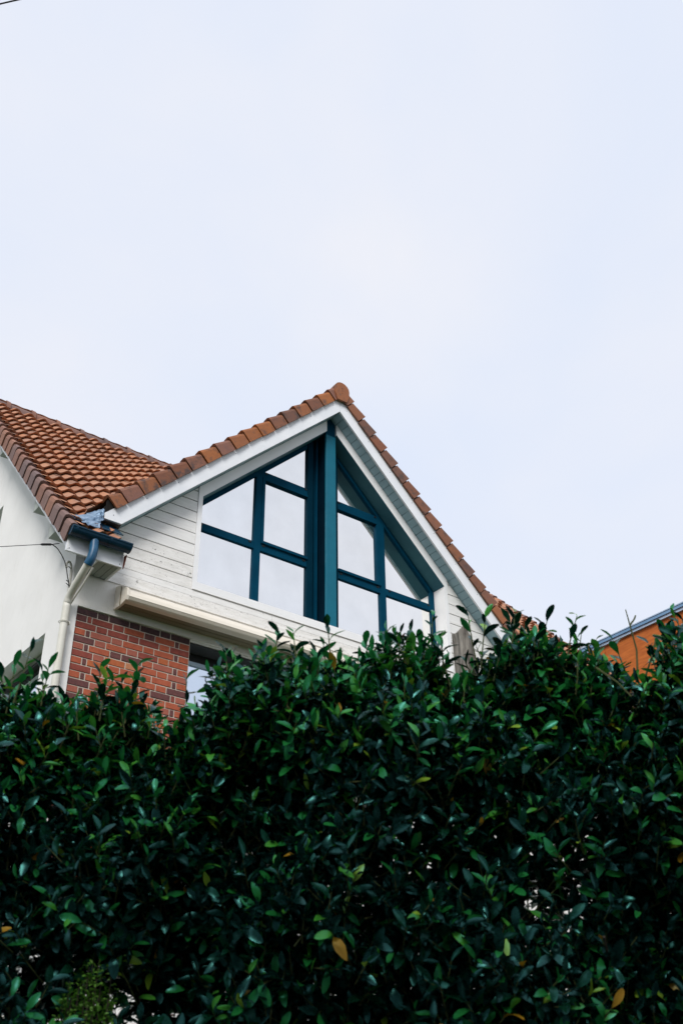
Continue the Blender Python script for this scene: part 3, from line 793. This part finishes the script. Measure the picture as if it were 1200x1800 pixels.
# crumpled flashing where the gable roof meets the eave
mb = MB()
ctrl = [[(-0.28, -0.235, 6.995), (-0.23, -0.33, 6.925), (-0.13, -0.355, 6.90), (-0.02, -0.35, 6.91)],
        [(-0.22, -0.15, 7.09), (-0.16, -0.24, 7.02), (-0.08, -0.27, 7.01), (0.01, -0.28, 7.02)],
        [(-0.10, -0.10, 7.15), (-0.05, -0.18, 7.12), (0.01, -0.21, 7.11), (0.055, -0.215, 7.11)],
        [(-0.02, -0.06, 7.22), (0.02, -0.12, 7.24), (0.05, -0.18, 7.23), (0.062, -0.20, 7.22)]]
G = np.array(ctrl)
N = 14
vs = []
for i in range(N):
    for j in range(N):
        a, b = i / (N - 1) * 3, j / (N - 1) * 3
        i0, j0 = min(2, int(a)), min(2, int(b)); fa, fb = a - i0, b - j0
        p = (G[i0, j0] * (1 - fa) * (1 - fb) + G[i0 + 1, j0] * fa * (1 - fb) + G[i0, j0 + 1] * (1 - fa) * fb + G[i0 + 1, j0 + 1] * fa * fb)
        p = p + rng.normal(0, 0.006, 3)
        vs.append(tuple(p))
fs = [(i * N + j, i * N + j + 1, (i + 1) * N + j + 1, (i + 1) * N + j) for i in range(N - 1) for j in range(N - 1)]
vs2 = vs + [(x + 0.002, y + 0.003, z - 0.003) for x, y, z in vs]
mb.add(vs2, fs + [tuple(reversed([q + N * N for q in f])) for f in fs])
mb.build('flashing', M['lead'], house, recalc=False)
MB().slab([(0.0, -0.30, 6.945), (0.245, -0.30, 6.945), (0.245, -0.10, 7.13), (0.07, -0.10, 7.13)], (0, 0.004, -0.006)).build('flashing', M['gutter'], house)

# ------------------------------------------------------------------ neighbouring timber building
nb = thing('timber_building', (14.5, 3.0, 0), 'orange timber clad building with a blue grey metal roof edge, right of the hedge', 'building')
NX, NZ = 11.0, 9.94
MB().box(NX + 0.02, NX + 7, -3.0, 9.0, -0.1, NZ - 0.12).build('wall', M['dark_grey'], nb)
yy = [-3.0, -1.75, -0.5, 0.995, 2.6, 4.2, 5.8, 7.4, 9.0]
for i in range(len(yy) - 1):
    for (z0, z1) in ((NZ - 2.6, NZ - 0.105), (NZ - 5.1, NZ - 2.606), (NZ - 7.6, NZ - 5.106), (-0.05, NZ - 7.606)):
        MB().box(NX - 0.012, NX + 0.018, yy[i] + 0.004, yy[i + 1] - 0.004, z0, z1).build('cladding_panel', M['wood'], nb)
for i in range(6):
    a = NX + 0.02 + i * 1.16
    MB().box(a + 0.004, a + 1.156, -3.03, -3.002, 0, NZ - 0.125).build('cladding_panel', M['wood'], nb)
ro = MB().box(NX - 0.085, NX + 7.1, -3.12, 9.1, NZ - 0.055, NZ).build('roof', M['metal_edge'], nb)
MB().box(NX - 0.06, NX + 7.06, -3.09, 9.07, NZ - 0.104, NZ - 0.056).build('roof_fascia', M['metal_pale'], ro)
MB().box(NX - 0.095, NX + 7.11, -3.13, 9.11, NZ + 0.001, NZ + 0.02).build('roof_capping', M['metal_pale'], ro)

# ------------------------------------------------------------------ unseen house across the street, added to shade the lower hedge
OF = -7.6
ob = hp(0, OF - 3.5)
opp = thing('added_shade_house', (ob[0], ob[1], 0), 'long unseen house added behind the viewer to shade the hedge', 'house')
def hbox(mb, u0, u1, v0, v1, z0, z1):
    q = [hp(u0, v0), hp(u1, v0), hp(u1, v1), hp(u0, v1)]
    return mb.prism(q, 'z', z0, z1)
hbox(MB(), -10, 10, OF - 7, OF, -0.14, 9.5).build('wall', M['paving'], opp)
mb = MB()
q = [hp(-10.3, OF + 0.3), hp(10.3, OF + 0.3), hp(10.3, OF - 3.5), hp(-10.3, OF - 3.5), hp(10.3, OF - 7.3), hp(-10.3, OF - 7.3)]
zz = [9.5, 9.5, 11.3, 11.3, 9.5, 9.5]
mb.add([(p[0], p[1], z + 0.05) for p, z in zip(q, zz)], [(0, 1, 2, 3), (3, 2, 4, 5), (0, 3, 5), (1, 4, 2), (0, 5, 4, 1)])
mb.build('roof', M['verge_main'], opp)
for k in range(6):
    for zw in (1.0, 3.9, 6.8):
        w_ = hbox(MB(), -8.6 + k * 3.1, -7.4 + k * 3.1, OF, OF + 0.03, zw, zw + 1.5).build('window', M['trim'], opp)
        for a in (0.06, 0.63):
            hbox(MB(), -8.6 + k * 3.1 + a, -8.6 + k * 3.1 + a + 0.51, OF + 0.031, OF + 0.045, zw + 0.06, zw + 1.44).build('pane', M['glass2'], w_)

# ------------------------------------------------------------------ hedge
hb = hp(0, 0.45)
hedge = thing('hedge', (hb[0], hb[1], 0), 'dense dark green broadleaf hedge filling the foreground', 'hedge')
TOP = [(-3.0, 3.05), (-2.6, 3.05), (-1.6, 3.1), (-1.24, 3.13), (-1.12, 3.13), (-0.99, 3.12), (-0.90, 3.13), (-0.77, 3.10), (-0.68, 2.97), (-0.60, 2.95), (-0.56, 2.99), (-0.50, 3.02), (-0.46, 3.07), (-0.42, 3.15), (-0.36, 3.20), (-0.26, 3.25),
       (-0.17, 3.25), (-0.09, 3.27), (0.04, 3.24), (0.10, 3.29), (0.21, 3.31), (0.31, 3.30), (0.37, 3.26), (0.41, 3.16), (0.47, 3.14), (0.51, 3.19), (0.57, 3.27), (0.68, 3.32), (0.78, 3.28), (0.88, 3.23), (0.96, 3.23), (1.01, 3.15),
       (1.07, 3.05), (1.15, 3.06), (1.2, 3.19), (1.27, 3.30), (1.7, 3.3), (2.6, 3.25)]
tx, tz = np.array(TOP).T
def htop(u): return float(np.interp(u, tx, tz)) - (0.035 if u < 0.36 else 0.0)
ph = rng.uniform(0, 6.28, 12)
def bulge(u, z):
    return 0.055 * math.sin(4.3 * u + 2.1 * z + ph[0]) + 0.045 * math.sin(7.9 * u - 5.2 * z + ph[1]) + 0.035 * math.sin(9.5 * z + 3.1 * u + ph[2]) + 0.02 * math.sin(19 * u + 11 * z + ph[3])
def dens(u, z):
    """uneven foliage: shoots gather in clumps with thin places between"""
    return 0.62 + 0.38 * math.sin(6.3 * u + 3.7 * z + ph[4]) * math.sin(8.1 * z - 4.4 * u + ph[5])
ST = [0.0, 0.13, 0.34, 0.60, 0.84, 0.95, 1.0]
def leaf_template(hw, fold, curve, twist, pointed=False):
    prof = [0.02, 0.10, 0.20, 0.225, 0.13, 0.055, 0.0] if pointed else [0.025, 0.085, 0.175, 0.235, 0.18, 0.095, 0.0]
    vs, fs = [], []
    for t, w in zip(ST, prof):
        w *= hw / 0.235
        zc = -curve * t * t + 0.04 * math.sin(t * 5 + twist)
        if w == 0: vs.append((0, t, zc)); continue
        vs += [(-w, t, zc + fold * w), (0, t, zc), (w, t, zc + fold * w + twist * 0.05 * t)]
    for i in range(5):
        a = 3 * i
        fs += [(a, a + 1, a + 4, a + 3), (a + 1, a + 2, a + 5, a + 4)]
    fs += [(15, 16, 18), (16, 17, 18)]
    return np.array(vs), fs
LT = [leaf_template(0.205, 0.35, 0.12, 0.3), leaf_template(0.215, 0.30, 0.26, -0.5, True), leaf_template(0.18, 0.60, 0.05, 0.8, True), leaf_template(0.215, 0.25, 0.34, 0.1), leaf_template(0.17, 0.50, -0.10, -0.3, True)]
inner_leaf = np.array([(-0.02, 0, 0), (0.02, 0, 0), (-0.24, 0.5, 0.08), (0.24, 0.5, 0.08), (0, 1, -0.1), (0, 0.5, 0)])
LT.append((inner_leaf, [(0, 5, 2), (0, 1, 5), (1, 3, 5), (2, 5, 4), (5, 3, 4)]))
leaves = []       # (pos, axis, normal, length, variant, material)
stems = MB()
def wdir(a, b, c):  # (u, v, z) -> world
    return Vector((r2.x * a + f2.x * b, r2.y * a + f2.y * b, c))
def wpos(u, v, z):
    p = hp(u, v); return Vector((p[0], p[1], z))
def pick_mat(young_lit):  # raises the share of bright leaves: new growth plus painted light
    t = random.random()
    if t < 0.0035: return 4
    if t < 0.014 + 0.02 * young_lit: return 5
    if t < 0.026 + 0.17 * young_lit: return 3
    if t < 0.11 + 0.45 * young_lit: return 2
    if t < 0.34 + 0.38 * young_lit: return 0
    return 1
def shoot(pos, d, L, nl, size, young_lit, stem=True):
    d = d.normalized()
    a = d.orthogonal().normalized(); b = d.cross(a)
    phi = random.uniform(0, 6.28)
    bend = Vector((random.uniform(-1, 1), random.uniform(-1, 1), random.uniform(-.3, .6))) * 0.25
    tip = pos + d * L + bend * L * 0.5
    if stem:
        stems.tube([pos, pos + d * L * 0.5 + bend * L * 0.15, tip], [0.0032, 0.0025, 0.0015], 4, caps=False)
    for k in range(nl):
        s = 0.12 + 0.88 * (k / max(1, nl - 1))
        phi += 2.4 + random.uniform(-0.35, 0.35)
        rad = a * math.cos(phi) + b * math.sin(phi)
        op = RAD(82 - 52 * s + random.uniform(-14, 14))
        ax = d * math.cos(op) + rad * math.sin(op)
        ax += Vector((0, 0, -0.12 + 0.2 * s)) + Vector((random.gauss(0, .1), random.gauss(0, .1), random.gauss(0, .1)))
        ax.normalize()
        nm = d - ax * d.dot(ax) + Vector((random.gauss(0, .18), random.gauss(0, .18), random.gauss(0, .18) + 0.25))
        nm = (nm - ax * nm.dot(ax)).normalized()
        ln = size * random.choice((0.6, 0.75, 0.9, 1.0, 1.05, 1.12)) * random.uniform(0.92, 1.08) * (1.0 if s < 0.8 else 0.88)
        leaves.append((pos + d * L * s + bend * L * 0.5 * s * s, ax, nm, ln, random.randrange(5), pick_mat(young_lit * (0.4 + 0.6 * s))))
HU = 2.9
def in_view(u, z): return -1.75 < u < 1.75 and z > 1.85
# shoots on the street side
cnt = 0
N_FRONT = 7600
while cnt < N_FRONT:
    if random.random() < 0.80: u, z = random.uniform(-2.4, 2.4), random.uniform(1.8, 3.3)
    else: u, z = random.uniform(-HU, HU), random.uniform(0.1, 3.3)
    t = htop(u)
    if z > t - 0.02 or random.random() > dens(u, z): continue
    cnt += 1
    if math.hypot((u + 0.80) / 0.13, (z - 2.09) / 0.14) < 1 and random.random() < 0.85: continue
    rr = max(0, 1 - (t - z) / 0.30)
    v = bulge(u, z) + 0.22 * rr * rr + random.uniform(-0.02, 0.16) ** 1
    d = wdir(random.gauss(0, .45), -0.75 + 0.5 * rr + random.gauss(0, .35), 0.55 + 0.7 * rr + random.gauss(0, .35))
    hgt = max(0, (z - 2.4) / 0.9)  # brighter leaf colours with height: new growth and painted top light
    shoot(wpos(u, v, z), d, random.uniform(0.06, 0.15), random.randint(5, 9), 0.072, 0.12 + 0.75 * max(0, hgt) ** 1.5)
# a denser band under the top edge
for i in range(1750):
    u = random.uniform(-2.4, 2.4)
    t = htop(u)
    z = t - random.uniform(0.0, 0.42)
    rr = max(0, 1 - (t - z) / 0.30)
    v = bulge(u, z) + 0.16 * rr * rr + random.uniform(-0.03, 0.12)
    d = wdir(random.gauss(0, .4), -0.55 + random.gauss(0, .3), 0.7 + random.gauss(0, .3))
    if 0.36 < u < 0.54 and z > 3.05: continue
    shoot(wpos(u, v, z), d, random.uniform(0.06, 0.13), random.randint(6, 9), 0.068, 1.0)
# shoots on top
for i in range(2000):
    u = random.uniform(-HU, HU) if random.random() < 0.2 else random.uniform(-2.4, 2.4)
    v = random.uniform(0.0, 0.85)
    z = htop(u) - 0.05 - random.uniform(0, 0.10) + 0.5 * bulge(u * 1.7, v * 3)
    d = wdir(random.gauss(0, .3), random.gauss(-0.1, .3), 1.0)
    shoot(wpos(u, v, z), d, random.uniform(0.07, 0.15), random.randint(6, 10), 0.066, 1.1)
# tall single shoots along the top edge: (u, z of the tip, lean)
for (u, z, lean, nl) in [(-1.21, 3.24, .1, 7), (-1.10, 3.23, -.1, 6), (-0.90, 3.26, .15, 8), (-0.77, 3.27, 0, 9), (-0.80, 3.22, -.2, 7), (-0.57, 3.21, .1, 7), (-0.43, 3.32, -.15, 9), (-0.26, 3.38, .05, 10), (-0.20, 3.32, .2, 8),
                         (-0.10, 3.37, .1, 9), (0.10, 3.38, -.1, 10), (0.15, 3.40, .1, 8), (0.21, 3.42, 0, 10), (0.31, 3.38, .2, 8), (0.37, 3.37, 0, 8), (0.49, 3.47, -.2, 7), (0.53, 3.44, .15, 8), (0.69, 3.46, .1, 11), (0.66, 3.45, -.2, 9),
                         (0.74, 3.42, .2, 8), (0.905, 3.42, .03, 6), (1.00, 3.40, 0, 5), (1.05, 3.36, -.2, 7), (1.21, 3.40, .2, 10), (1.26, 3.43, 0, 10), (1.18, 3.34, -.1, 8)]:
    L = random.uniform(0.16, 0.22)
    shoot(wpos(u - lean * 0.1, 0.10 + random.uniform(-.05, .12), z - L + 0.0), wdir(lean, -0.05, 1), L, nl, 0.072, 1.1)
for i in range(60):
    u = random.uniform(-2.3, 2.3)
    if 0.36 < u < 0.52 or -0.74 < u < -0.5 or 1.0 < u < 1.2: continue
    L = random.uniform(0.12, 0.22)
    shoot(wpos(u, random.uniform(0.0, 0.3), htop(u) - 0.04 + random.uniform(-0.04, 0.05)), wdir(random.gauss(0, .25), random.gauss(-.05, .15), 1), L, random.randint(7, 11), 0.068, 1.0)
# bare twigs
for pts in ([(1.09, 0.08, 3.20), (1.10, 0.07, 3.30), (1.085, 0.05, 3.39), (1.075, 0.04, 3.455)], [(1.085, 0.05, 3.395), (1.105, 0.05, 3.42), (1.112, 0.05, 3.435)], [(1.12, 0.08, 3.2), (1.15, 0.06, 3.27), (1.17, 0.05, 3.33)], [(0.92, 0.0, 3.20), (0.98, -0.03, 3.13), (1.02, -0.04, 3.07)]):
    stems.tube([wpos(*p) for p in pts], [0.004, 0.0035, 0.003, 0.002][:len(pts)], 5)
# inner foliage: thinner, in dark leaf colours that carry the shade inside
for i in range(47000):
    u = random.uniform(-HU, HU) if random.random() < 0.2 else random.uniform(-2.4, 2.4)
    t = htop(u)
    z = random.uniform(0.2, t - 0.05) if random.random() < 0.3 else random.uniform(1.75, t - 0.05)
    v = random.uniform(0.12, 0.80)
    if random.random() > 0.55 + 0.45 * dens(u * 1.3 + 1, z * 1.2): continue
    if math.hypot((u + 0.80) / 0.11, (z - 2.06) / 0.11) < 1: continue
    ax = Vector((random.gauss(0, 1), random.gauss(0, 1), random.gauss(0, .6))).normalized()
    nm = Vector((random.gauss(0, .5), random.gauss(0, .5), 1))
    nm = (nm - ax * nm.dot(ax)).normalized()
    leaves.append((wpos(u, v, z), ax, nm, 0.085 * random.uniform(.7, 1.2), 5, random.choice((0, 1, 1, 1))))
# pick the ~300 leaves that stand foremost in view as single parts
def foremost(i):
    p = leaves[i][0]
    if leaves[i][4] == 5: return 9
    q = Vector((p.x, p.y)) - C2
    u, v = q.dot(r2), q.dot(f2) - 3.6
    if not (-1.2 < u < 1.2 and 2.05 < p.z < 3.5): return 9
    face = abs(leaves[i][2].dot((p - CAM).normalized()))
    return v - bulge(u, p.z) - 0.12 * face - 1.2 * leaves[i][3] + (0.0 if p.z < 3.1 else -0.05)
order = sorted(range(len(leaves)), key=foremost)
solo = set(order[:298])
LM = {}
def leaf_mesh(k, m):
    if (k, m) not in LM:
        vs, fs = LT[k]
        me = bpy.data.meshes.new('leaf'); me.from_pydata([tuple(v) for v in vs], [], fs)
        me.materials.append(LEAFM[m]); me.polygons.foreach_set('use_smooth', [True] * len(fs))
        LM[(k, m)] = me
    return LM[(k, m)]
hroot = Matrix.Translation(-ROOTLOC['hedge'])
VS, FQ, MI = [], [], []
base = 0
for i, (p, ax, nm, ln, k, m) in enumerate(leaves):
    sx = ax.cross(nm)
    if i in solo:
        o = bpy.data.objects.new('leaf', leaf_mesh(k, m))
        COL.objects.link(o)
        o.parent = hedge
        o.matrix_parent_inverse = hroot
        o.matrix_basis = Matrix(((sx.x * ln, ax.x * ln, nm.x * ln, p.x), (sx.y * ln, ax.y * ln, nm.y * ln, p.y), (sx.z * ln, ax.z * ln, nm.z * ln, p.z), (0, 0, 0, 1)))
        continue
    vs, fs = LT[k]
    R3 = np.array(((sx.x, ax.x, nm.x), (sx.y, ax.y, nm.y), (sx.z, ax.z, nm.z))) * ln
    VS.append(vs @ R3.T + np.array(p))
    FQ += [tuple(q + base for q in f) for f in fs]
    MI += [m] * len(fs)
    base += len(vs)
me = bpy.data.meshes.new('foliage')
me.from_pydata(np.concatenate(VS).tolist(), [], FQ)
for m in LEAFM: me.materials.append(m)
me.polygons.foreach_set('material_index', MI)
me.polygons.foreach_set('use_smooth', [True] * len(FQ))
link('foliage', me, hedge, kind='stuff')
stems.build('twigs', M['twig'], hedge, recalc=False, kind='stuff')
for i in range(15):
    u = -2.7 + i * 0.38 + random.uniform(-.08, .08)
    v = random.uniform(0.35, 0.55)
    t = htop(u)
    pts = [wpos(u + random.uniform(-.05, .05) * k, v + random.uniform(-.04, .04) * k, zz) for k, zz in enumerate((-0.05, 0.5, 1.1, 1.7, 2.3, t - 0.3))]
    mb = MB().tube(smooth_path(pts, 3), [0.03 - 0.023 * k / 15 for k in range(16)], 7)
    for q in range(9):
        z0 = random.uniform(0.6, t - 0.5)
        st = wpos(u, v, z0)
        mb.tube([st, st + wdir(random.gauss(0, .12), random.gauss(0, .12), .16), st + wdir(random.gauss(0, .25), random.gauss(0, .22), .38)], [0.011, 0.008, 0.004], 5)
    mb.build('stem', M['bark'], hedge, recalc=False)

# ------------------------------------------------------------------ small-leaved shrub showing at the foot of the picture
sx_, sy_ = hp(-0.80, -0.01)
shrub = thing('small_shrub', (sx_, sy_, 0), 'bright green shrub with tiny leaves growing in the lower left of the hedge', 'shrub')
VS, FQ = [], []
base = 0
stm = MB()
for i in range(26):
    a = random.uniform(0, 6.28); rr = 0.10 * math.sqrt(random.random())
    u, v = -0.80 + rr * math.cos(a), -0.01 + rr * 0.8 * math.sin(a)
    z1 = 2.25 - 1.1 * rr + random.uniform(-0.10, 0.02)
    pts = [wpos(-0.80 + rr * 0.2 * math.cos(a), -0.01, 0.0), wpos(u, v, z1 - 0.4), wpos(u + random.uniform(-.02, .02), v, z1)]
    stm.tube(pts, [0.006, 0.003, 0.0015], 4)
    for k in range(95):
        s = random.random() ** 0.8
        p = pts[1].lerp(pts[2], s) + Vector((random.gauss(0, .013), random.gauss(0, .013), random.gauss(0, .01)))
        ax = Vector((random.gauss(0, 1), random.gauss(0, 1), random.gauss(.5, .6))).normalized()
        nm = Vector((random.gauss(0, .5), random.gauss(0, .5), 1)); nm = (nm - ax * nm.dot(ax)).normalized()
        sx = ax.cross(nm)
        R3 = np.array(((sx.x, ax.x, nm.x), (sx.y, ax.y, nm.y), (sx.z, ax.z, nm.z))) * random.uniform(.010, .017)
        vs, fs = LT[k % 5]
        VS.append((vs * np.array((1.5, 1, 1))) @ R3.T + np.array(p)); FQ += [tuple(q + base for q in f) for f in fs]; base += len(vs)
me = bpy.data.meshes.new('crown'); me.from_pydata(np.concatenate(VS).tolist(), [], FQ); me.materials.append(M['box_leaf'])
link('crown', me, shrub, kind='stuff')
stm.build('stems', M['bark'], shrub, recalc=False, kind='stuff')

# ------------------------------------------------------------------ weathered post behind the hedge
pxy = hp(0.50, 0.30)
wp = thing('wood_post', (pxy[0], pxy[1], 0), 'weathered grey wooden post standing behind the hedge, below the right gable slope', 'post')
mb = MB()
ring = []
seg = 14
for zi, z in enumerate((-0.1, 1.2, 2.2, 2.8, 3.1, 3.3, 3.43, 3.47)):
    for k in range(seg):
        a = 2 * math.pi * k / seg
        r = 0.046 * (1 - 0.018 * zi) * (1 + 0.10 * math.sin(3 * a + 1) + 0.06 * math.sin(7 * a + zi * 0.2))
        ring.append((pxy[0] + r * math.cos(a) - 0.004 * zi, pxy[1] + r * math.sin(a), z + (0.010 * math.sin(2 * a) + 0.012 * math.sin(5 * a) if zi == 7 else 0)))
fs = [(i * seg + k, i * seg + (k + 1) % seg, (i + 1) * seg + (k + 1) % seg, (i + 1) * seg + k) for i in range(7) for k in range(seg)] + [tuple(range(7 * seg, 8 * seg))]
mb.add(ring, fs)
mb.build('shaft', M['old_wood'], wp, recalc=False)
MB().tube([(pxy[0] - 0.030, pxy[1] - 0.030, 2.9), (pxy[0] - 0.034, pxy[1] - 0.030, 3.36)], 0.006, 5).build('crack_strip', M['brown'], wp)

# ------------------------------------------------------------------ wires
A = Vector((-0.30, -0.104, 6.758)); I0 = Vector((-0.37, -0.107, 6.72)); I1 = Vector((-0.44, 0.001, 6.747))
sc_ = thing('service_cable', (-0.47, -0.135, 6.6), 'thin black service cable with an insulator at the left eave corner', 'cable')
MB().tube([A, I0], 0.004, 6).build('tie_wire', M['black'], sc_)
MB().tube([I0, I0.lerp(I1, .15), I0.lerp(I1, .85), I1], [0.006, 0.012, 0.012, 0.006], 8).build('insulator', M['black'], sc_)
far = Vector((-0.70, 0.378, 6.811))
MB().tube([I1, far, far + (far - I1).normalized() * 25], 0.0035, 6).build('span', M['black'], sc_)
MB().tube(smooth_path([I0, (-0.30, -0.09, 6.70), (-0.22, -0.05, 6.645), (-0.17, -0.01, 6.60), (-0.135, 0.0, 6.50), (-0.12, -0.03, 6.40), (-0.10, -0.02, 6.3), (-0.092, -0.02, 6.0), (-0.092, -0.02, 2.0)]), 0.005, 6).build('drop_wire', M['black'], sc_)
MB().tube(smooth_path([(-0.10, 0.02, 6.36), (-0.10, 0.02, 6.55), (-0.11, 0.015, 6.64), (-0.14, 0.01, 6.665), (-0.165, 0.0, 6.63), (-0.16, -0.005, 6.59)]), 0.012, 8).build('swan_neck', M['pipe'], sc_, smooth=True)
for z in (6.42, 6.45, 6.6):
    MB().tube([(-0.11, 0.01, z), (-0.145, -0.012, z + 0.004)], 0.004, 5).build('hook', M['black'], sc_)
wa, wd = Vector((-2.572, -3.327, 9.1)), Vector((0.6453, -0.7639, 0))
MB().tube([wa - wd * 30, wa - wd * 10, wa, wa + wd * 10, wa + wd * 30], 0.006, 6).build('overhead_wire', M['black'], None,
        label='dark overhead wire crossing the upper left corner of the sky', category='wire')
